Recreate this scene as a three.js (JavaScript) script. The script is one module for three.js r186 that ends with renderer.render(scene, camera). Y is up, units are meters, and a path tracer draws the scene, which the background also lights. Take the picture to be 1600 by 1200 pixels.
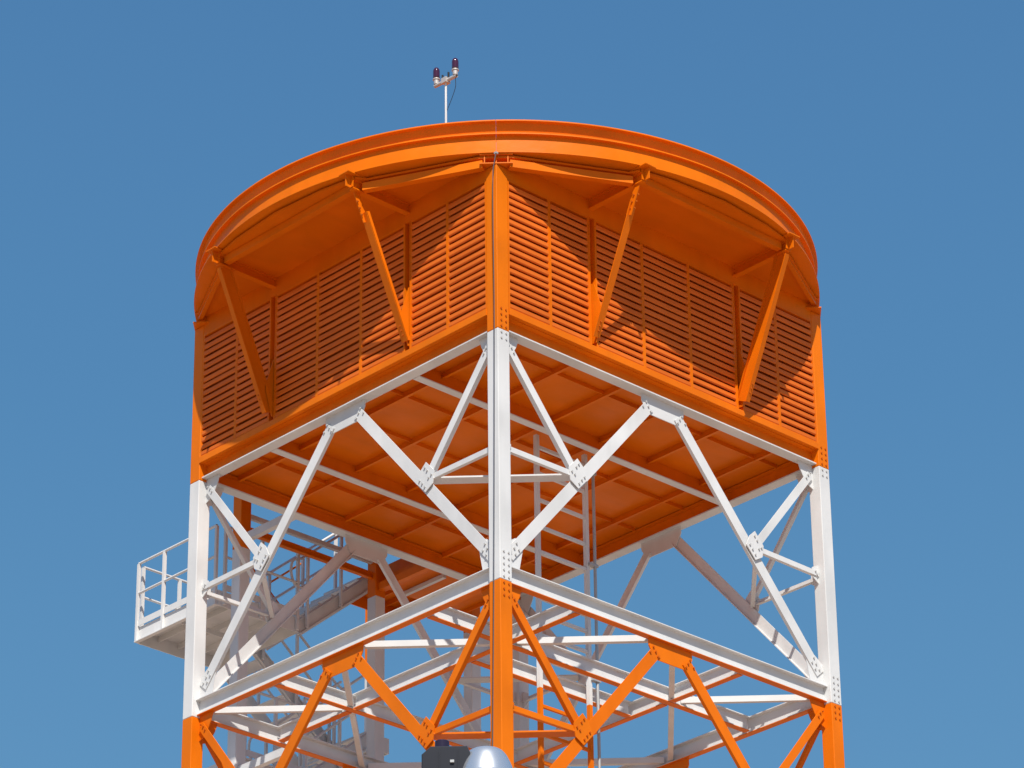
import * as THREE from 'three';
import { mergeGeometries, toCreasedNormals } from 'three/addons/utils/BufferGeometryUtils.js';
import { RoundedBoxGeometry } from 'three/addons/geometries/RoundedBoxGeometry.js';

// ------------------------------------------------------------------ camera, sky, sun, exposure
const scene = new THREE.Scene();
const EXPOSURE = 1.3;
const camera = new THREE.PerspectiveCamera(11.629, 4 / 3, 0.5, 3000);
{
  const yaw = 3.952958, pitch = 0.4743636, roll = -0.01175526;
  const f = new THREE.Vector3(Math.cos(pitch) * Math.sin(yaw), Math.sin(pitch), Math.cos(pitch) * Math.cos(yaw));
  const r = new THREE.Vector3().crossVectors(f, new THREE.Vector3(0, 1, 0)).normalize();
  const u = new THREE.Vector3().crossVectors(r, f);
  camera.position.set(34.39026, 1.6, 32.56707);
  camera.up.copy(u).multiplyScalar(Math.cos(roll)).addScaledVector(r, -Math.sin(roll));
  camera.lookAt(camera.position.clone().add(f));
  camera.updateMatrixWorld();
}
const SUN_AZ = 38.5 * Math.PI / 180, SUN_EL = 49.5 * Math.PI / 180;
const sunDir = new THREE.Vector3(Math.cos(SUN_EL) * Math.cos(SUN_AZ), Math.sin(SUN_EL), Math.cos(SUN_EL) * Math.sin(SUN_AZ));
{
  // clear blue sky: pale toward the horizon, deeper blue overhead, a soft brightening round the sun
  const W = 512, H = 256, d = new Float32Array(W * H * 4);
  const stops = [[-90, 0.30, 0.36, 0.42], [0, 0.30, 0.47, 0.66], [8, 0.21, 0.39, 0.61], [20, 0.118, 0.300, 0.528], [27, 0.088, 0.246, 0.472], [34, 0.073, 0.208, 0.426], [55, 0.055, 0.165, 0.37], [90, 0.045, 0.14, 0.33]];
  for (let j = 0; j < H; j++) {
    const el = ((j + 0.5) / H - 0.5) * 180;
    let k = 0; while (k < stops.length - 2 && el > stops[k + 1][0]) k++;
    const a = stops[k], b = stops[k + 1], t = THREE.MathUtils.clamp((el - a[0]) / (b[0] - a[0]), 0, 1);
    for (let i = 0; i < W; i++) {
      const ph = ((i + 0.5) / W - 0.5) * 2 * Math.PI, e = el * Math.PI / 180;
      const c = Math.cos(e) * Math.cos(ph) * sunDir.x + Math.sin(e) * sunDir.y + Math.cos(e) * Math.sin(ph) * sunDir.z;
      const g = el > 0 ? 0.25 * Math.exp((c - 1) * 9) : 0, o = (j * W + i) * 4;
      for (let m = 0; m < 3; m++) d[o + m] = (a[1 + m] + (b[1 + m] - a[1 + m]) * t + g) / EXPOSURE;
      d[o + 3] = 1;
    }
  }
  const sky = new THREE.DataTexture(d, W, H, THREE.RGBAFormat, THREE.FloatType);
  sky.mapping = THREE.EquirectangularReflectionMapping;
  sky.minFilter = sky.magFilter = THREE.LinearFilter;
  sky.needsUpdate = true;
  scene.background = sky;
  scene.environment = sky;
}
const sun = new THREE.DirectionalLight(new THREE.Color(1.0, 0.955, 0.88), 4.2);
sun.position.copy(sunDir).multiplyScalar(60).add(new THREE.Vector3(0, 20, 0));
sun.target.position.set(0, 20, 0);
sun.castShadow = true;
sun.shadow.mapSize.set(4096, 4096);
Object.assign(sun.shadow.camera, { left: -14, right: 14, top: 14, bottom: -14, near: 1, far: 140 });
sun.shadow.radius = 1;
scene.add(sun, sun.target);

const renderer = new THREE.WebGLRenderer({ antialias: true });
renderer.setSize(1024, 768);
renderer.toneMapping = THREE.LinearToneMapping;
renderer.toneMappingExposure = EXPOSURE;
renderer.shadowMap.enabled = true;

// ------------------------------------------------------------------ helpers
let seed = 71;
const rnd = () => { seed = (seed * 1664525 + 1013904223) >>> 0; return seed / 4294967296; };
const V = (x, y, z) => new THREE.Vector3(x, y, z);

function noiseTexture(size, cells, lo, hi, streak = 0) {
  // tileable value noise in several octaves; streak > 0 stretches it vertically like rain marks on paint
  const d = new Uint8Array(size * size * 4), lat = {};
  const L = (o, i, j, n, m) => { const k = o + ':' + ((i % n + n) % n) + ':' + ((j % m + m) % m); return lat[k] ??= rnd(); };
  for (let j = 0; j < size; j++) for (let i = 0; i < size; i++) {
    let s = 0, w = 0;
    for (let o = 0; o < 4; o++) {
      const n = cells << o, m = Math.max(1, streak && o > 1 ? n >> streak : n), x = i / size * n, y = j / size * m;
      const xi = Math.floor(x), yi = Math.floor(y), fx = x - xi, fy = y - yi, sx = fx * fx * (3 - 2 * fx), sy = fy * fy * (3 - 2 * fy), a = 1 / (o + 1);
      const t = THREE.MathUtils.lerp(L(o, xi, yi, n, m), L(o, xi + 1, yi, n, m), sx), b = THREE.MathUtils.lerp(L(o, xi, yi + 1, n, m), L(o, xi + 1, yi + 1, n, m), sx);
      s += a * THREE.MathUtils.lerp(t, b, sy); w += a;
    }
    const v = Math.min(255, Math.round(255 * (lo + (hi - lo) * s / w))), k = (j * size + i) * 4;
    d[k] = d[k + 1] = d[k + 2] = v; d[k + 3] = 255;
  }
  const t = new THREE.DataTexture(d, size, size);
  t.wrapS = t.wrapT = THREE.RepeatWrapping; t.magFilter = THREE.LinearFilter; t.minFilter = THREE.LinearMipmapLinearFilter; t.generateMipmaps = true;
  t.needsUpdate = true;
  return t;
}
const mottle = noiseTexture(256, 4, 0.83, 1.0, 2); mottle.colorSpace = THREE.SRGBColorSpace; mottle.repeat.set(0.4, 0.4);
const ground = noiseTexture(256, 5, 0.86, 1.0); ground.colorSpace = THREE.SRGBColorSpace; ground.repeat.set(0.06, 0.06);
const relief = noiseTexture(256, 10, 0, 1); relief.repeat.set(1.5, 1.5);
const gloss = noiseTexture(256, 5, 0.35, 1.0); gloss.repeat.set(0.7, 0.7);
const mat = (r, g, b, rough, extra = {}) => {
  const m = new THREE.MeshPhysicalMaterial({ roughness: rough, specularIntensity: extra.metalness ? 1 : 0.25, ...extra });
  m.color.setRGB(r, g, b);
  return m;
};
const painted = { map: mottle, roughnessMap: gloss, bumpMap: relief, bumpScale: 0.0012 };
const M = {
  orange: mat(0.89, 0.190, 0.003, 0.6, painted),
  slatA: mat(0.84, 0.178, 0.020, 0.6, painted),
  slatB: mat(0.79, 0.164, 0.018, 0.6, painted),
  slatC: mat(0.87, 0.188, 0.022, 0.6, painted),
  white: mat(0.80, 0.80, 0.79, 0.5, painted),
  boltOrange: mat(0.50, 0.10, 0.006, 0.6),
  boltWhite: mat(0.50, 0.50, 0.49, 0.55),
  galv: mat(0.52, 0.53, 0.53, 0.45, { metalness: 0.3, map: mottle }),
  darkCable: mat(0.03, 0.03, 0.035, 0.6),
  wire: mat(0.10, 0.10, 0.11, 0.6),
  housing: mat(0.035, 0.037, 0.045, 0.45, { roughnessMap: gloss }),
  photocell: mat(0.03, 0.025, 0.05, 0.25),
  polished: mat(0.84, 0.85, 0.86, 0.26, { metalness: 0.8 }),
  fitting: mat(0.55, 0.5, 0.47, 0.5, { metalness: 0.3 }),
  redGlass: new THREE.MeshPhysicalMaterial({ color: new THREE.Color().setRGB(0.055, 0.006, 0.026), roughness: 0.12, clearcoat: 1, clearcoatRoughness: 0.05 }),
  concrete: mat(0.42, 0.41, 0.38, 0.9, { map: mottle }),
  soil: mat(0.49, 0.36, 0.27, 1.0, { map: ground, bumpMap: relief, bumpScale: 0.03 }),
};

// touch-up batches of the two paints: tiny differences from member to member
const batch = new Map([[M.orange, [[0.97, 0.95], [1, 1], [1.02, 1.06], [0.985, 1.03]]], [M.white, [[0.97, 0.97], [1, 1], [0.985, 0.98], [1.02, 1.015]]]]
  .map(([m, list]) => [m, list.map(([a, b]) => { const c = m.clone(); c.color.setRGB(m.color.r * a, m.color.g * b, m.color.b * b); return c; })]));
function boxUV(g) {            // uv in metres, projected along the face's main axis
  if (g.index) g = g.toNonIndexed();
  const p = g.attributes.position, n = g.attributes.normal, uv = new Float32Array(p.count * 2);
  for (let i = 0; i < p.count; i++) {
    const ax = Math.abs(n.getX(i)), ay = Math.abs(n.getY(i)), az = Math.abs(n.getZ(i));
    if (ay >= ax && ay >= az) { uv[2 * i] = p.getX(i); uv[2 * i + 1] = p.getZ(i); }
    else if (ax >= az) { uv[2 * i] = p.getZ(i) + 7.3; uv[2 * i + 1] = p.getY(i); }
    else { uv[2 * i] = p.getX(i) + 3.1; uv[2 * i + 1] = p.getY(i); }
  }
  g.setAttribute('uv', new THREE.BufferAttribute(uv, 2));
  return g;
}
const plain = (g) => { g = g.index ? g.toNonIndexed() : g; for (const k of Object.keys(g.attributes)) if (!['position', 'normal', 'uv'].includes(k)) g.deleteAttribute(k); return g; };
const join = (list) => mergeGeometries(list.map(plain));

// axis-aligned block from two corners
const block = (x0, x1, y0, y1, z0, z1) => new THREE.BoxGeometry(Math.abs(x1 - x0), Math.abs(y1 - y0), Math.abs(z1 - z0)).translate((x0 + x1) / 2, (y0 + y1) / 2, (z0 + z1) / 2);
// straight bar p -> q; n is the direction of its thickness t, its width w lies across; dw, dn shift it
function bar(p, q, n, w, t, dw = 0, dn = 0) {
  const d = q.clone().sub(p), len = d.length(); d.normalize();
  const side = new THREE.Vector3().crossVectors(n, d).normalize(), nn = new THREE.Vector3().crossVectors(d, side).normalize();
  const g = new THREE.BoxGeometry(w, t, len);
  const c = p.clone().add(q).multiplyScalar(0.5).addScaledVector(side, dw).addScaledVector(nn, dn);
  return g.applyMatrix4(new THREE.Matrix4().makeBasis(side, nn, d).setPosition(c));
}
// I-section p -> q (horizontal), bottom at p.y, built up from three plates
function iBeam(p, q, depth, width, tf = 0.015, tw = 0.012, lower = width) {
  const up = V(0, 1, 0), o = [];
  o.push(bar(p.clone().setY(p.y + tf / 2), q.clone().setY(q.y + tf / 2), up, lower, tf));
  o.push(bar(p.clone().setY(p.y + depth - tf / 2), q.clone().setY(q.y + depth - tf / 2), up, width, tf));
  o.push(bar(p.clone().setY(p.y + depth / 2), q.clone().setY(q.y + depth / 2), up, tw, depth - 2 * tf));
  return o;
}
function tube(points, radius, seg = 10, round = 8) { return new THREE.TubeGeometry(points.length > 2 ? new THREE.CatmullRomCurve3(points) : new THREE.LineCurve3(points[0], points[1]), points.length > 2 ? seg * points.length : 1, radius, round); }
function plate(poly, thickness) {   // polygon in x,y, thickness along +z
  const s = new THREE.Shape(poly.map(([x, y]) => new THREE.Vector2(x, y)));
  return new THREE.ExtrudeGeometry(s, { depth: thickness, bevelEnabled: false });
}
const boltGeo = new THREE.CylinderGeometry(0.0145, 0.0145, 0.016, 6).rotateX(Math.PI / 2);
const boltsAt = (pts, n) => join(pts.map(([x, y]) => boltGeo.clone().translate(x, y, n + 0.008)));
const rotY = (g, k) => k ? g.rotateY(k * Math.PI / 2) : g;

const used = {};
const numbered = (name) => { used[name] = (used[name] ?? -1) + 1; return used[name] ? name + '_' + String(used[name]).padStart(3, '0') : name; };
function thing(name, label, category, pos = [0, 0, 0]) {
  const o = new THREE.Group(); o.name = numbered(name); o.position.set(...pos);
  o.userData = { label, category }; scene.add(o);
  return o;
}
function part(parent, name, geos, material, label) {
  let g = Array.isArray(geos) ? (geos.length > 1 ? join(geos) : plain(geos[0])) : plain(geos);
  g = boxUV(g);
  const paints = batch.get(material), m = new THREE.Mesh(g, paints ? paints[Math.floor(rnd() * paints.length)] : material);
  m.name = name; m.castShadow = m.receiveShadow = true;
  if (label) m.userData.label = label;
  if (name === 'bolts') m.userData.kind = 'stuff';      // a few pixels each, too small to pick apart
  parent.add(m);
  return m;
}
function structure(name, geo, material) {
  const m = new THREE.Mesh(boxUV(plain(geo)), material);
  m.name = name; m.userData = { kind: 'structure', label: name.replace(/_/g, ' ') }; m.receiveShadow = m.castShadow = true;
  scene.add(m);
  return m;
}

// ------------------------------------------------------------------ setting
structure('ground', new THREE.CircleGeometry(900, 64).rotateX(-Math.PI / 2), M.soil);
structure('concrete_apron', block(-4.6, 4.6, 0.004, 0.05, -4.6, 4.6), M.concrete);

// ------------------------------------------------------------------ the tower
const HALF = 3.05, COL = 0.103;                 // half the square between column centres, half a column
const Y1 = 24.50, TIER = 3.55;                  // underside of the enclosure's beams, height of one tier
const Y2 = Y1 - TIER, Y3 = Y2 - TIER;
const tower = thing('steel_tower', 'orange and white steel lattice tower with louvered orange enclosure and round rim', 'tower');

// columns in paint bands
{
  const bands = [[24.46, 26.9, M.orange], [Y2 - 0.03, 24.46, M.white], [Y3 - 0.03, Y2 - 0.03, M.orange], [13.8, Y3 - 0.03, M.white], [10.2, 13.8, M.orange], [6.7, 10.2, M.white], [0.25, 6.7, M.orange]];
  for (const [sx, sz] of [[1, 1], [-1, 1], [1, -1], [-1, -1]]) {
    for (const [y0, y1, m] of bands) {
      const c = part(tower, 'column', new RoundedBoxGeometry(2 * COL, y1 - y0, 2 * COL, 2, 0.012).translate(sx * HALF, (y0 + y1) / 2, sz * HALF), m);
      // bolted splice on the face across x
      if (y0 > 16.5 && y0 < 25) {
        const face = sx * (HALF + COL), pts = [];
        const rows = (from, n, dir) => { for (let i = 0; i < n; i++) for (const s of [-0.042, 0.042]) pts.push([from + dir * (0.045 + i * 0.085), s]); };
        if (m === M.white) { rows(y1, 2, -1); rows(y0, 5, 1); } else if (y0 > 24) rows(y0, 4, 1); else { rows(y1, 3, -1); rows(y0, 3, 1); }
        const g = join(pts.map(([y, s]) => boltGeo.clone().rotateY(Math.PI / 2).translate(face + sx * 0.004, y, sz * HALF + s)));
        part(c, 'bolts', g, m === M.white ? M.boltWhite : M.boltOrange);
      }
    }
    part(tower, 'base_plate', block(sx * HALF - 0.3, sx * HALF + 0.3, 0.2, 0.25, sz * HALF - 0.3, sz * HALF + 0.3), M.galv);
    part(tower, 'footing', block(sx * HALF - 0.55, sx * HALF + 0.55, -0.2, 0.2, sz * HALF - 0.55, sz * HALF + 0.55), M.concrete);
  }
}

// one face: beams, trusses, louvers; built facing +z and turned
const NB = 3.02;                                 // plane of the beam webs
const inner = HALF - COL;
const IN = V(0, 0, -1);
// angle section in the face plane: plate w wide, leg turned inward along its lower edge
function angle(p, q, w, leg) {
  const a = p.x <= q.x ? p : q, b = a === p ? q : p;                    // left to right, so 'side' points up or down alike
  const g = [bar(a, b, V(0, 0, 1), w, 0.014)];
  const s = new THREE.Vector3().crossVectors(V(0, 0, 1), b.clone().sub(a).normalize()).y > 0 ? -1 : 1;
  g.push(bar(a, b, V(0, 0, 1), 0.014, leg, s * (w / 2 - 0.007), -leg / 2 - 0.007));
  return g;
}
for (let f = 0; f < 4; f++) {
  const seen = f < 2;
  const P = (name, geos, m, parent = tower) => part(parent, name, (Array.isArray(geos) ? geos : [geos]).map((g) => rotY(g, f)), m);
  const L = (g, turn) => g;

  // --- beam under the enclosure: orange web, white bottom flange
  P('girder_web', [block(-inner, inner, Y1 + 0.018, 24.70, NB - 0.008, NB + 0.008), block(-inner, inner, 24.70, 24.716, NB - 0.08, NB + 0.08)], M.orange);
  P('girder_flange', block(-inner, inner, Y1, Y1 + 0.018, NB - 0.085, NB + 0.085), M.white);
  // --- ring beam between the tiers: white, underside painted orange
  for (const y of [Y2]) {
    P('ring_beam', iBeam(V(-inner, y + 0.008, NB), V(inner, y + 0.008, NB), 0.215, 0.15, 0.012, 0.012, 0.10), M.white);
    P('beam_underside', block(-inner, inner, y - 0.001, y + 0.008, NB - 0.053, NB + 0.053), M.orange);
  }
  P('ring_beam', iBeam(V(-inner, Y3, NB), V(inner, Y3, NB), 0.22, 0.15), M.orange);

  // --- trusses of the two tiers
  for (const [yt, yb, m, bm] of [[Y1, Y2, M.white, M.boltWhite], [Y2 - 0.006, Y3, M.orange, M.boltOrange]]) {
    const z = HALF - 0.02, z2 = z + 0.009;
    // apex plate hanging from the beam
    const apex = P('gusset_plate', plate([[-0.40, yt], [0.40, yt], [0.40, yt - 0.10], [0.30, yt - 0.27], [-0.30, yt - 0.27], [-0.40, yt - 0.10]], 0.014).translate(0, 0, z - 0.024), m);
    P('bolts', boltsAt([[-0.34, yt - 0.12], [-0.30, yt - 0.18], [-0.26, yt - 0.24], [0.34, yt - 0.12], [0.30, yt - 0.18], [0.26, yt - 0.24], [-0.40, yt - 0.21], [0.40, yt - 0.21]], z + 0.007), bm, apex);
    for (const s of [-1, 1]) {
      const A = V(s * 0.27, yt - 0.16, z), B = V(s * 2.88, yb + 0.40, z), K = V(s * 1.70, yt - 1.63, z);
      P('main_brace', angle(A, B, 0.165, 0.035), m);
      P('knee_brace', angle(V(s * 1.72, yt - 1.58, z2 + 0.006), V(s * 2.87, yt - 0.17, z2 + 0.006), 0.115, 0.05), m);
      P('strut', angle(V(s * 1.80, yt - 1.65, z2 + 0.006), V(s * 2.94, yt - 1.66, z2 + 0.006), 0.075, 0.04), m);
      // plates: at the knee, at the column's top and bottom
      const knee = P('gusset_plate', plate([[s * 1.67, yt - 1.41], [s * 1.83, yt - 1.585], [s * 1.80, yt - 1.76], [s * 1.66, yt - 1.84], [s * 1.49, yt - 1.66], [s * 1.57, yt - 1.50]], 0.012).translate(0, 0, z2 + 0.014), m);
      P('bolts', boltsAt([[s * 1.655, yt - 1.49], [s * 1.70, yt - 1.545], [s * 1.78, yt - 1.63], [s * 1.73, yt - 1.66], [s * 1.555, yt - 1.645], [s * 1.605, yt - 1.70], [s * 1.655, yt - 1.765]], z2 + 0.026), bm, knee);
      const top = P('gusset_plate', plate([[s * inner, yt - 0.002], [s * 2.66, yt - 0.002], [s * 2.70, yt - 0.12], [s * 2.80, yt - 0.30], [s * inner, yt - 0.36]], 0.012).translate(0, 0, z - 0.021), m);
      P('bolts', boltsAt([[s * 2.82, yt - 0.19], [s * 2.78, yt - 0.25], [s * 2.87, yt - 0.15]], z2 + 0.013), bm, top);
      const bot = P('gusset_plate', plate([[s * inner, yb + 0.226], [s * 2.70, yb + 0.226], [s * 2.62, yb + 0.60], [s * 2.76, yb + 0.68], [s * inner, yb + 0.56]], 0.012).translate(0, 0, z - 0.021), m);
      P('bolts', boltsAt([[s * 2.76, yb + 0.60], [s * 2.80, yb + 0.52], [s * 2.86, yb + 0.45], [s * 2.72, yb + 0.52], [s * 2.78, yb + 0.44]], z + 0.007), bm, bot);
      const clip = P('clip_plate', plate([[s * inner, yt - 1.52], [s * 2.83, yt - 1.58], [s * 2.83, yt - 1.72], [s * inner, yt - 1.80]], 0.012).translate(0, 0, z - 0.006), m);
      P('bolts', boltsAt([[s * 2.87, yt - 1.64], [s * 2.90, yt - 1.68]], z2 + 0.013), bm, clip);
    }
    // brace across the corner at knee height
    P('corner_brace', bar(V(1.74, yt - 1.68, HALF - 0.05), V(HALF - 0.05, yt - 1.68, 1.74), V(0, 1, 0), f % 2 ? 0.06 : 0.19, f % 2 ? 0.06 : 0.022), m);
  }

  // --- plan bracing at the ring beam: diamond of ties and corner ties
  const yp = Y2 + 0.085;
  P('plan_tie', bar(V(0.06, yp, NB - 0.02), V(NB - 0.02, yp, 0.06), V(0, 1, 0), 0.075, 0.085), M.white);
  P('plan_tie', bar(V(2.92, yp + 0.012, 2.92), V(1.62, yp + 0.012, 1.62), V(0, 1, 0), 0.06, 0.085), M.white);

  // --- louvered wall
  const LY0 = 24.80, LY1 = 26.75, WALL = 3.15;
  P('sill', [block(-inner, inner, 24.716, LY0, 3.085, WALL + 0.012), block(-inner, inner, 24.716, 24.725, 2.99, 3.085)], M.orange);
  P('eaves_beam', block(-inner, inner, LY1, 27.02, 3.03, WALL - 0.004), M.orange);
  P('backing_panel', block(-inner, inner, LY0, LY1, 3.005, 3.02), M.orange);
  const cuts = [-inner, -2.19, -1.46, -1.34, -0.45, 0.45, 1.34, 1.46, 2.19, inner];
  for (let i = 0; i + 1 < cuts.length; i++) {
    const a = cuts[i], b = cuts[i + 1];
    if (b - a < 0.2) {          // post between two bays
      P('wall_post', [block(a, b, LY0, LY1, 3.03, 3.075), block(a, a + 0.012, LY0, LY1, 3.075, WALL + 0.006), block(b - 0.012, b, LY0, LY1, 3.075, WALL + 0.006)], M.orange);
      continue;
    }
    const w = b - a, e = 0.024, z0 = 3.03, z1 = WALL;
    const fr = [block(a + 0.0015, a + e, LY0, LY1, z0, z1), block(b - e, b - 0.0015, LY0, LY1, z0, z1), block(a + e, b - e, LY0 + 0.001, LY0 + 0.022, z0, z1), block(a + e, b - e, LY1 - 0.03, LY1 - 0.001, z0, z1)];
    const panel = P('louver_panel', fr, M.orange);
    const n = 18, y0 = LY0 + 0.024, pitch = (LY1 - 0.032 - y0) / n;
    // blade: slopes in and up from a small turned-down lip
    const prof = [[-0.010, -0.001], [-0.003, -0.003], [0.006, 0.005], [0.010, 0.014], [0.010, 0.060], [0.004, 0.067], [-0.040, pitch * 0.93], [-0.050, pitch * 0.93], [-0.006, 0.062], [0.0, 0.016]];
    const sh = new THREE.Shape(prof.map(([n_, y]) => new THREE.Vector2(n_, y)));
    const blade = new THREE.ExtrudeGeometry(sh, { depth: w - 2 * e - 0.002, bevelEnabled: false }).rotateY(-Math.PI / 2).translate(b - e - 0.001, 0, WALL - 0.010);
    const list = [];
    for (let k = 0; k < n; k++) {
      const g = blade.clone();
      g.translate((-a - b) / 2, 0, 0).rotateZ((rnd() - 0.5) * 0.006).translate((a + b) / 2, 0, 0).translate(0, y0 + k * pitch + (rnd() - 0.5) * 0.007, (rnd() - 0.5) * 0.005);
      if (seen) P('slat', g, [M.slatA, M.slatB, M.slatC][Math.floor(rnd() * 3)], panel); else list.push(g);
    }
    if (!seen) { const s = P('slats', list, M.slatA, panel); s.userData.kind = 'stuff'; }
  }

  // --- cantilevers carrying the rim, with raking struts
  for (const s of [-1, 1]) {
    const u = s * 1.4, wide = (f === 0 && s < 0) || (f === 1 && s > 0) || f > 1;
    P('cantilever_beam', [block(u - 0.045, u + 0.045, 26.875, 26.89, WALL - 0.03, 4.16), block(u - 0.045, u + 0.045, 27.004, 27.019, WALL - 0.03, 4.16), block(u - 0.006, u + 0.006, 26.89, 27.004, WALL - 0.03, 4.155)], M.orange);
    P('rim_bracket', [block(u - 0.10, u + 0.10, 27.062, 27.076, 3.98, 4.30), block(u - 0.007, u + 0.007, 26.89, 27.062, 4.0, 4.26), block(u - 0.05, u + 0.05, 26.895, 27.062, 4.162, 4.174)], M.orange);
    const p = V(u, 26.87, 4.05), q = V(u, 24.92, 3.19), dep = wide ? 0.19 : 0.055, wd = wide ? 0.075 : 0.11;
    P('raking_strut', wide
      ? [bar(p, q, V(1, 0, 0), 0.016, wd, -dep / 2, 0), bar(p, q, V(1, 0, 0), dep, 0.012, 0, 0), bar(p, q, V(1, 0, 0), 0.016, wd, dep / 2, 0)]
      : [bar(p.clone().setY(26.60).setZ(3.93), q, V(1, 0, 0), 0.014, wd, 0, 0), bar(p.clone().setY(26.60).setZ(3.93), q, V(1, 0, 0), dep, 0.014, dep / 2, wd / 2 - 0.007), bar(p, p.clone().lerp(q, 0.2), V(1, 0, 0), 0.10, 0.013, 0.0, -0.02)], M.orange);
    P('foot_gusset', plate([[0, 24.86], [0.09, 24.86], [0.20, 25.22], [0.20, 25.34], [0.075, 25.74], [0, 25.78]], 0.012).rotateY(-Math.PI / 2).translate(u + s * (f === 0 ? -1 : 1) * 0 + 0.03, 0, 3.077), M.orange);
    const hb = [];
    for (let k = 0; k < 3; k++) { const c = p.clone().lerp(q, 0.07 + k * 0.045); for (const e of [-1]) hb.push(boltGeo.clone().rotateY(Math.PI / 2).translate(c.x + e * 0.034, c.y, c.z)); hb.push(boltGeo.clone().translate(c.x + 0.0, c.y, c.z + 0.052)); }
    if (!wide) P('bolts', hb, M.boltOrange);
    const fb = [];
    for (let k = 0; k < 3; k++) { const c = p.clone().lerp(q, 0.9 + k * 0.03); fb.push(boltGeo.clone().translate(c.x, c.y, c.z + (wide ? 0.11 : 0.012))); }
    P('bolts', fb, M.boltOrange);
  }
  // edge beams of the roof deck: bracket to bracket, and corner to bracket
  const up = V(0, 1, 0);
  P('edge_beam', bar(V(-1.34, 26.96, 4.05), V(1.34, 26.96, 4.05), up, 0.09, 0.11), M.orange);
  for (const s of [-1, 1]) {
    const slim = (f === 0 && s < 0) || (f === 1 && s > 0);      // the two outer corner bays have only a shallow edge member
    P('edge_beam', slim ? bar(V(s * 1.47, 26.993, 3.97), V(s * 2.98, 26.993, 3.20), up, 0.06, 0.05) : bar(V(s * 1.47, 26.92, 4.00), V(s * 2.98, 26.92, 3.22), up, 0.10, 0.11), M.orange);
  }

  // stub on the column's head, square to the diagonal, carrying the rim
  const stub = [];
  const r0 = 4.14, r1 = 4.43, mid = (r0 + r1) / 2;
  stub.push(block(-0.22, 0.22, 26.905, 26.921, r0, r1 + 0.03), block(-0.22, 0.22, 27.060, 27.076, r0, r1));
  for (const x of [-0.155, 0, 0.155]) stub.push(block(x - 0.008, x + 0.008, 26.921, 27.060, x ? r0 + 0.08 : r0, r1 - 0.02));
  stub.push(block(-0.16, 0.16, 26.921, 27.060, r0 + 0.06, r0 + 0.075));
  P('column_head', stub.map((g) => g.rotateY(Math.PI / 4)), M.orange);

  // rim: curved I-beam and fascia, one quarter each, with a joint at the column
  const quarter = (pts, name, m, parent) => {
    const gap = 0.0004, g = new THREE.LatheGeometry([...pts, pts[0]].map(([r, y]) => new THREE.Vector2(r, y)), 72, -Math.PI / 4 + gap, Math.PI / 2 - 2 * gap);
    return P(name, toCreasedNormals(g.toNonIndexed(), 0.35), m, parent);
  };
  const rimBeam = quarter([[4.18, 27.08], [4.45, 27.08], [4.45, 27.096], [4.356, 27.096], [4.356, 27.386], [4.412, 27.386], [4.412, 27.404], [4.19, 27.404], [4.19, 27.386], [4.342, 27.386], [4.342, 27.096], [4.18, 27.096]], 'rim_beam', M.orange);
  quarter([[4.328, 27.407], [4.338, 27.407], [4.382, 27.566], [4.444, 27.568], [4.444, 27.586], [4.28, 27.586], [4.28, 27.576], [4.370, 27.574]], 'fascia', M.orange);
}

// roof deck and floor
{
  const pts = [];
  for (let f = 0; f < 4; f++) for (const [x, z] of [[-2.95, 3.27], [-1.52, 4.00], [-1.46, 4.14], [-0.9, 4.25], [0, 4.32], [0.9, 4.25], [1.46, 4.14], [1.52, 4.00], [2.95, 3.27]]) { const a = f * Math.PI / 2; pts.push(new THREE.Vector2(x * Math.cos(a) + z * Math.sin(a), -(-x * Math.sin(a) + z * Math.cos(a)))); }
  const g = new THREE.ExtrudeGeometry(new THREE.Shape(pts), { depth: 0.03, bevelEnabled: false }).rotateX(-Math.PI / 2).translate(0, 27.0205, 0);
  part(tower, 'roof_deck', g, M.orange);
  part(tower, 'floor_plate', block(-2.98, 2.98, 24.73, 24.745, -2.98, 2.98), M.orange);
  const bx = [-1.6, 1.33], jz = [-2.46, -1.41, -0.46, 0.48, 1.44, 2.46];
  for (const x of bx) {
    part(tower, 'floor_beam', [block(x - 0.006, x + 0.006, 24.512, 24.729, -2.93, 2.93)], M.orange);
    part(tower, 'beam_flange', block(x - 0.062, x + 0.062, 24.498, 24.512, -2.93, 2.93), M.white);
  }
  const spans = [[-2.93, bx[0] - 0.008], [bx[0] + 0.008, bx[1] - 0.008], [bx[1] + 0.008, 2.93]];
  for (const z of jz) for (const [a, b] of spans)
    part(tower, 'floor_joist', [block(a, b, 24.648, 24.729, z - 0.005, z + 0.005), block(a, b, 24.64, 24.648, z - 0.022, z + 0.022)], M.orange);
  const zs = [-2.93, ...jz, 2.93];
  for (let i = 0; i + 1 < zs.length; i++) for (const x of [-2.22, -0.42, 0.56, 2.4])
    part(tower, 'floor_stiffener', block(x - 0.005, x + 0.005, 24.67, 24.729, zs[i] + 0.024, zs[i + 1] - 0.024), M.orange);
}
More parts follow.
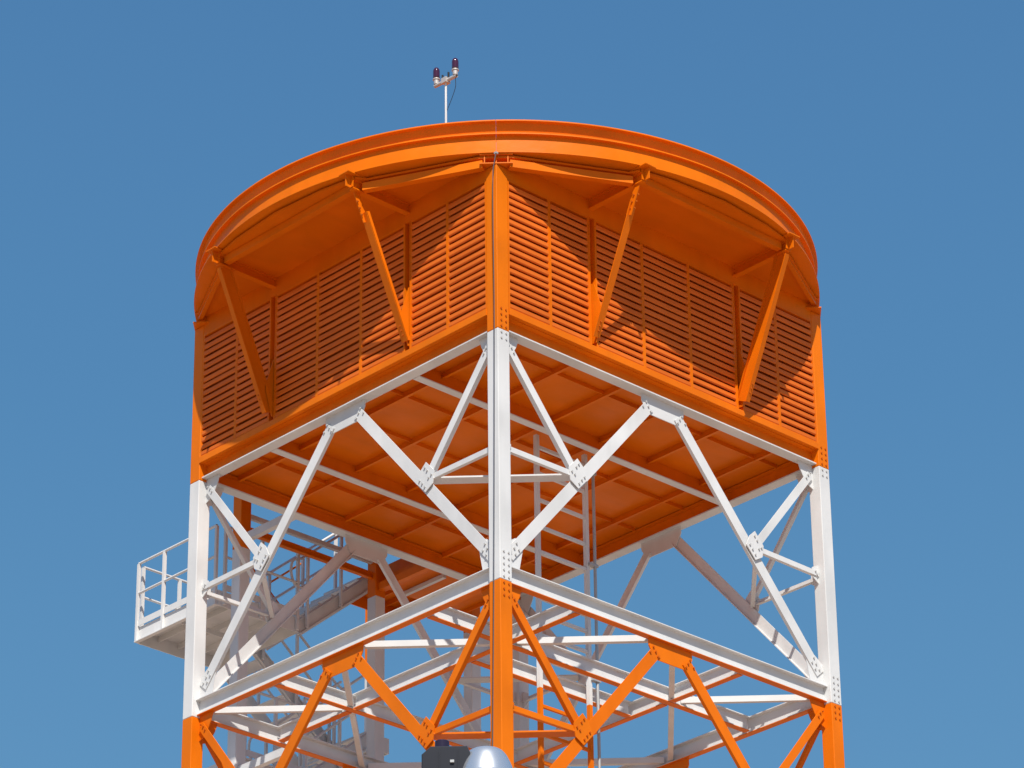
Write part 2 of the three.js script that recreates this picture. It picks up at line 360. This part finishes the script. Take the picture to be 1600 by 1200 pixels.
// floor-grid beams at the ring level, white with orange undersides
{
  const beam = (a, b) => {
    part(tower, 'grid_beam', iBeam(a, b, 0.20, 0.12, 0.012, 0.012, 0.09), M.white);
    const w = 0.048, x0 = Math.min(a.x, b.x), x1 = Math.max(a.x, b.x), z0 = Math.min(a.z, b.z), z1 = Math.max(a.z, b.z);
    part(tower, 'beam_underside', x1 - x0 > z1 - z0 ? block(x0, x1, a.y - 0.010, a.y, a.z - w, a.z + w) : block(a.x - w, a.x + w, a.y - 0.010, a.y, z0, z1), M.orange);
  };
  const gx = [-1.43, 1.6], gz = [-1.40, 1.6], e = NB - 0.085, y = Y2 + 0.013;
  for (const x of gx) beam(V(x, y, -e), V(x, y, e));
  for (const z of gz) for (const [a, b] of [[-e, gx[0] - 0.07], [gx[0] + 0.07, gx[1] - 0.07], [gx[1] + 0.07, e]]) beam(V(a, y, z), V(b, y, z));
  beam(V(0.9, y, gz[0] + 0.07), V(0.9, y, gz[1] - 0.07));
}

// ------------------------------------------------------------------ cable ladder and conduits hanging inside the tower
{
  const base = [1.02, 0, -0.02], t = thing('cable_ladder', 'tall cable ladder with white and orange rails hanging inside the tower', 'ladder', base);
  for (const z of [-0.46, 0.46]) {
    part(t, 'rail', block(-0.03, 0.03, Y2 - 0.1, 24.59, z - 0.028, z + 0.028), M.white);
    part(t, 'rail', block(-0.03, 0.03, 0.02, Y2 - 0.1, z - 0.028, z + 0.028), M.orange);
  }
  for (const y of [24.42, 24.02, 23.62, 23.22, 22.84, 22.40, 22.16, 21.92, 21.62, 21.28])
    part(t, 'rung', block(-0.02, 0.02, y - 0.022, y + 0.022, -0.432, 0.432), M.white);
  for (let y = 20.6; y > 17.2; y -= 0.4) part(t, 'rung', block(-0.02, 0.02, y - 0.022, y + 0.022, -0.432, 0.432), M.orange);
  const c = thing('conduit', 'thin grey conduit pipe clipped beside the cable ladder', 'pipe', [1.06, 0, -0.60]);
  part(c, 'pipe', tube([V(0, 0, 0), V(0, 24.59, 0)], 0.022, 1, 10), M.galv);
  for (const y of [17.8, 19.5, 21.2, 22.9, 24.3]) part(c, 'clamp', block(-0.035, 0.035, y, y + 0.04, -0.035, 0.12), M.galv);
}

// ------------------------------------------------------------------ stair tower on the far side
{
  const base = [-4.3, 0, 0], t = thing('stair_tower', 'white steel switchback stair with railed landing behind the lattice tower', 'stairs', base);
  const S = (name, geos, m, parent = t) => part(parent, name, (Array.isArray(geos) ? geos : [geos]).map((g) => g.translate(-base[0], 0, -base[2])), m);
  const up = V(0, 1, 0);
  // columns
  for (const [x, z] of [[-4.34, 1.24], [-4.34, -1.36], [-6.62, -3.3], [-4.34, -3.3]]) {
    S('column', new RoundedBoxGeometry(0.19, 1.75, 0.19, 2, 0.012).translate(x, 25.325, z), M.orange);
    S('column', new RoundedBoxGeometry(0.19, 24.45, 0.19, 2, 0.012).translate(x, 12.225, z), M.white);
  }
  S('tie_beam', iBeam(V(-4.34, 24.74, 1.14), V(-4.34, 24.74, -1.26), 0.10, 0.07), M.orange);
  S('tie_beam', bar(V(-4.34, 25.02, 1.14), V(-4.34, 25.02, -1.26), up, 0.06, 0.07), M.white);
  S('tie_beam', iBeam(V(-4.34, 21.1, 1.14), V(-4.34, 21.1, -1.26), 0.15, 0.10), M.white);
  for (const z of [1.24, -1.36]) { S('link_beam', bar(V(-4.24, 24.60, z), V(-3.12, 24.60, z), up, 0.09, 0.12), z > 0 ? M.white : M.orange); S('link_beam', bar(V(-4.24, 21.0, z), V(-3.12, 21.0, z), up, 0.09, 0.12), M.white); }
  // thin cross bracing
  S('rod_brace', tube([V(-5.9, 24.35, 0.2), V(-5.9, 25.5, -1.2)], 0.016), M.orange);
  S('rod_brace', tube([V(-5.9, 25.5, 0.2), V(-5.9, 24.35, -1.2)], 0.016), M.orange);

  const rail = (parent, pts, m = M.white) => S('rail', tube(pts, 0.021, 6, 8), m, parent);
  // landing: deck, edge channels, posts and rails
  function landing(x0, x1, z0, z1, top, m, sides) {
    const d = S('landing', block(x0 + 0.02, x1 - 0.02, top - 0.02, top, z0 + 0.02, z1 - 0.02), m);
    S('edge_channel', [block(x0, x1, top - 0.22, top + 0.02, z1 - 0.018, z1), block(x0, x1, top - 0.22, top - 0.205, z1, z1 + 0.05)], m, d);
    S('edge_channel', block(x0, x1, top - 0.22, top + 0.02, z0, z0 + 0.018), m, d);
    S('edge_channel', block(x0, x0 + 0.018, top - 0.22, top + 0.02, z0 + 0.018, z1 - 0.018), m, d);
    S('edge_channel', block(x1 - 0.018, x1, top - 0.22, top + 0.02, z0 + 0.018, z1 - 0.018), m, d);
    for (let i = 1; i < 4; i++) { const z = z0 + (z1 - z0) * i / 4; S('bearer', block(x0 + 0.02, x1 - 0.02, top - 0.11, top - 0.021, z - 0.006, z + 0.006), m, d); }
    S('bearer', block((x0 + x1) / 2 - 0.006, (x0 + x1) / 2 + 0.006, top - 0.19, top - 0.112, z0 + 0.02, z1 - 0.02), m, d);
    const line = (a, b, n) => {
      const A = V(...a), B = V(...b);
      for (let i = 0; i <= n; i++) { const c = A.clone().lerp(B, i / n); S('post', block(c.x - 0.022, c.x + 0.022, top - 0.2, top + 1.04, c.z - 0.022, c.z + 0.022), m, d); }
      rail(d, [A.clone().setY(top + 1.05), B.clone().setY(top + 1.05)], m); rail(d, [A.clone().setY(top + 0.56), B.clone().setY(top + 0.56)], m);
      S('toe_board', bar(A.clone().setY(top + 0.075), B.clone().setY(top + 0.075), new THREE.Vector3().crossVectors(B.clone().sub(A), up).normalize(), 0.1, 0.008), m, d);
    };
    if (sides.includes('f')) line([x0 + 0.03, 0, z1 + 0.026], [x1 - 0.03, 0, z1 + 0.026], 3);
    if (sides.includes('l')) line([x0 - 0.026, 0, z1 - 0.1], [x0 - 0.026, 0, z0 + 0.05], 2);
    if (sides.includes('r')) line([x1 + 0.026, 0, z1 - 0.1], [x1 + 0.026, 0, z0 + 0.05], 2);
    return d;
  }
  landing(-6.67, -4.78, -0.23, 1.30, 23.93, M.white, 'flr');
  landing(-5.62, -4.55, -0.23, 1.05, 21.37, M.white, 'r');
  landing(-5.66, -3.16, -2.9, -1.80, 25.20, M.orange, '');
  landing(-6.62, -5.1, -2.3, -1.83, 22.66, M.white, 'l');
  // approach under the enclosure's floor, orange, with white bars below
  S('walkway', [block(-4.25, -3.16, 24.56, 24.80, -1.46, -1.44), block(-4.25, -3.16, 24.56, 24.80, -2.9, -2.88), block(-4.25, -3.16, 24.62, 24.64, -2.88, -1.46)], M.orange);
  S('bearer', bar(V(-4.25, 24.57, -1.75), V(-3.25, 24.57, -1.75), up, 0.06, 0.06), M.white);
  S('bearer', bar(V(-4.25, 24.57, -2.35), V(-3.25, 24.57, -2.35), up, 0.06, 0.06), M.white);
  // flights
  function flight(x0, x1, zt, yt, zb, yb) {
    const d = S('stair_flight', [bar(V(x0, yt - 0.12, zt), V(x0, yb - 0.12, zb), V(1, 0, 0), 0.24, 0.012), bar(V(x1, yt - 0.12, zt), V(x1, yb - 0.12, zb), V(1, 0, 0), 0.24, 0.012),
      bar(V(x1 + 0.02, yt - 0.01, zt), V(x1 + 0.02, yb - 0.01, zb), V(1, 0, 0), 0.012, 0.05), bar(V(x1 + 0.02, yt - 0.23, zt), V(x1 + 0.02, yb - 0.23, zb), V(1, 0, 0), 0.012, 0.05)], M.white);
    const n = 6;
    for (let i = 1; i < n; i++) { const k = i / n, z = zt + (zb - zt) * k, y = yt + (yb - yt) * k; S('tread', block(x0 + 0.008, x1 - 0.008, y - 0.05, y - 0.02, z - 0.13, z + 0.13), M.white, d); }
    for (const x of [x0, x1]) {
      const o = x === x1 ? 0.06 : -0.03;
      for (const k of [0.08, 0.5, 0.92]) { const z = zt + (zb - zt) * k, y = yt + (yb - yt) * k; S('post', block(x + o - 0.02, x + o + 0.02, y - 0.2, y + 0.98, z - 0.02, z + 0.02), M.white, d); }
      for (const h of [0.5, 0.98]) rail(d, [V(x + o, yt + h, zt), V(x + o, yb + h, zb)]);
      // curved return at the rail's lower end
      const s = Math.sign(zb - zt);
      rail(d, [V(x + o, yb + 0.98, zb), V(x + o, yb + 0.90, zb + s * 0.16), V(x + o, yb + 0.72, zb + s * 0.2), V(x + o, yb + 0.52, zb + s * 0.12), V(x + o, yb + 0.5, zb)]);
    }
  }
  flight(-5.62, -4.82, -1.80, 25.2, -0.25, 23.93);
  flight(-6.62, -5.82, -0.25, 23.93, -1.81, 22.66);
  flight(-5.62, -4.82, -1.81, 22.66, -0.25, 21.37);
}

// ------------------------------------------------------------------ obstruction lights on the roof
{
  const t = thing('obstruction_light', 'twin dark red warning lamps on a crossbar atop a thin white mast', 'warning light', [2.385, 27.0505, 3.345]);
  part(t, 'mast', [new THREE.CylinderGeometry(0.015, 0.017, 1.39, 10).translate(0, 0.695, 0)], M.white);
  part(t, 'base_plate', block(-0.09, 0.09, 0, 0.014, -0.09, 0.09), M.galv);
  // crossbar runs mostly along the rim, tilted a little in view by its direction
  const d = V(1, 0, -0.07).normalize(), c = V(0, 1.40, 0), R = 0.175;
  const a = c.clone().addScaledVector(d, -R), b = c.clone().addScaledVector(d, R);
  part(t, 'crossbar', [tube([a.clone().addScaledVector(d, -0.03), b.clone().addScaledVector(d, 0.03)], 0.026, 1, 10), block(-0.045, 0.045, 1.36, 1.44, -0.045, 0.045)], M.fitting);
  for (const p of [a, b]) {
    const lamp = part(t, 'lamp_base', [new THREE.CylinderGeometry(0.04, 0.034, 0.07, 14).translate(p.x, p.y + 0.055, p.z), new THREE.CylinderGeometry(0.05, 0.05, 0.014, 14).translate(p.x, p.y + 0.095, p.z)], M.fitting);
    const prof = [[0.001, 0], [0.044, 0], [0.047, 0.03], [0.047, 0.12], [0.042, 0.15], [0.028, 0.172], [0.001, 0.18]].map(([r, y]) => new THREE.Vector2(r, y));
    part(lamp, 'lens', new THREE.LatheGeometry(prof, 20).translate(p.x, p.y + 0.102, p.z), M.redGlass);
  }
  for (const k of [-0.06, 0.05]) part(t, 'cable_gland', new THREE.CylinderGeometry(0.014, 0.014, 0.09, 8).translate(d.x * k, 1.47, d.z * k), M.darkCable);
  part(t, 'lamp_cable', tube([b.clone().add(V(0, -0.02, 0)), V(d.x * 0.18, 1.24, d.z * 0.18), V(d.x * 0.11, 1.08, d.z * 0.11), V(0.024, 0.93, -0.0)], 0.0045, 8, 6), M.darkCable);
}

// ------------------------------------------------------------------ cable hanging down the front corner
{
  const t = thing('hanging_cable', 'thin dark cable hanging from the round rim past the front column', 'cable', [2.98, 0, 3.34]);
  const w = (x, y, z) => V(x - 2.98, y, z - 3.34);
  part(t, 'wire', tube([w(3.150, 27.085, 3.150), w(3.17, 26.9, 3.215), w(3.165, 24.5, 3.225), w(3.13, 20.9, 3.24), w(3.09, 17.5, 3.27), w(3.0, 6, 3.32), w(2.98, 0, 3.34)], 0.0062, 12, 6), M.wire);
  part(t, 'clip', block(0.15, 0.19, 27.05, 27.079, -0.21, -0.17), M.galv);
}

// ------------------------------------------------------------------ floodlight on a pole in front
{
  const bx = 20.02, by = 9.30, bz = 19.28;
  const t = thing('floodlight', 'dark grey lamp housing with photocell and polished metal dome on a pole', 'floodlight', [bx, 0, bz]);
  const yaw = 0.75;                                         // turned to face along the view
  const R = (g) => g.rotateY(yaw);
  const oct = new THREE.Shape([[-0.252, -0.30], [-0.252, 0.0], [-0.205, 0.042], [-0.012, 0.038], [0.022, -0.04], [0.022, -0.30]].map(([x, y]) => new THREE.Vector2(x, y)));
  const hs = part(t, 'housing', R(new THREE.ExtrudeGeometry(oct, { depth: 0.22, bevelEnabled: true, bevelSize: 0.008, bevelThickness: 0.01, bevelSegments: 2 }).translate(0, by, -0.11)), M.housing);
  part(hs, 'rib', [R(block(-0.165, -0.158, by - 0.2, by + 0.02, 0.121, 0.127)), R(block(-0.06, -0.053, by - 0.2, by + 0.02, 0.121, 0.127))], M.housing);
  part(hs, 'latch', [R(block(-0.10, -0.078, by - 0.055, by - 0.04, 0.121, 0.132))], M.galv);
  part(t, 'photocell', [R(new THREE.CylinderGeometry(0.040, 0.042, 0.065, 20).translate(-0.155, by + 0.085, 0)), R(new THREE.SphereGeometry(0.040, 20, 8, 0, Math.PI * 2, 0, Math.PI / 2).scale(1, 0.25, 1).translate(-0.155, by + 0.117, 0))], M.photocell);
  const prof = new THREE.SplineCurve([[0.001, 0.118], [0.05, 0.116], [0.088, 0.106], [0.112, 0.082], [0.132, 0.045], [0.15, 0.0], [0.165, -0.055]].map(([r, y]) => new THREE.Vector2(r, y))).getPoints(28);
  prof.push(new THREE.Vector2(0.178, -0.062), new THREE.Vector2(0.178, -0.08), new THREE.Vector2(0.16, -0.08));
  part(t, 'reflector', R(new THREE.LatheGeometry(prof, 40).translate(0.090, by - 0.062, 0.02)), M.polished);
  part(t, 'bracket', R(block(-0.16, 0.16, by - 0.36, by - 0.32, -0.05, 0.05)), M.housing);
  part(t, 'pole', new THREE.CylinderGeometry(0.06, 0.10, by - 0.36, 18).translate(0, (by - 0.36) / 2, 0), M.galv);
}

renderer.render(scene, camera);
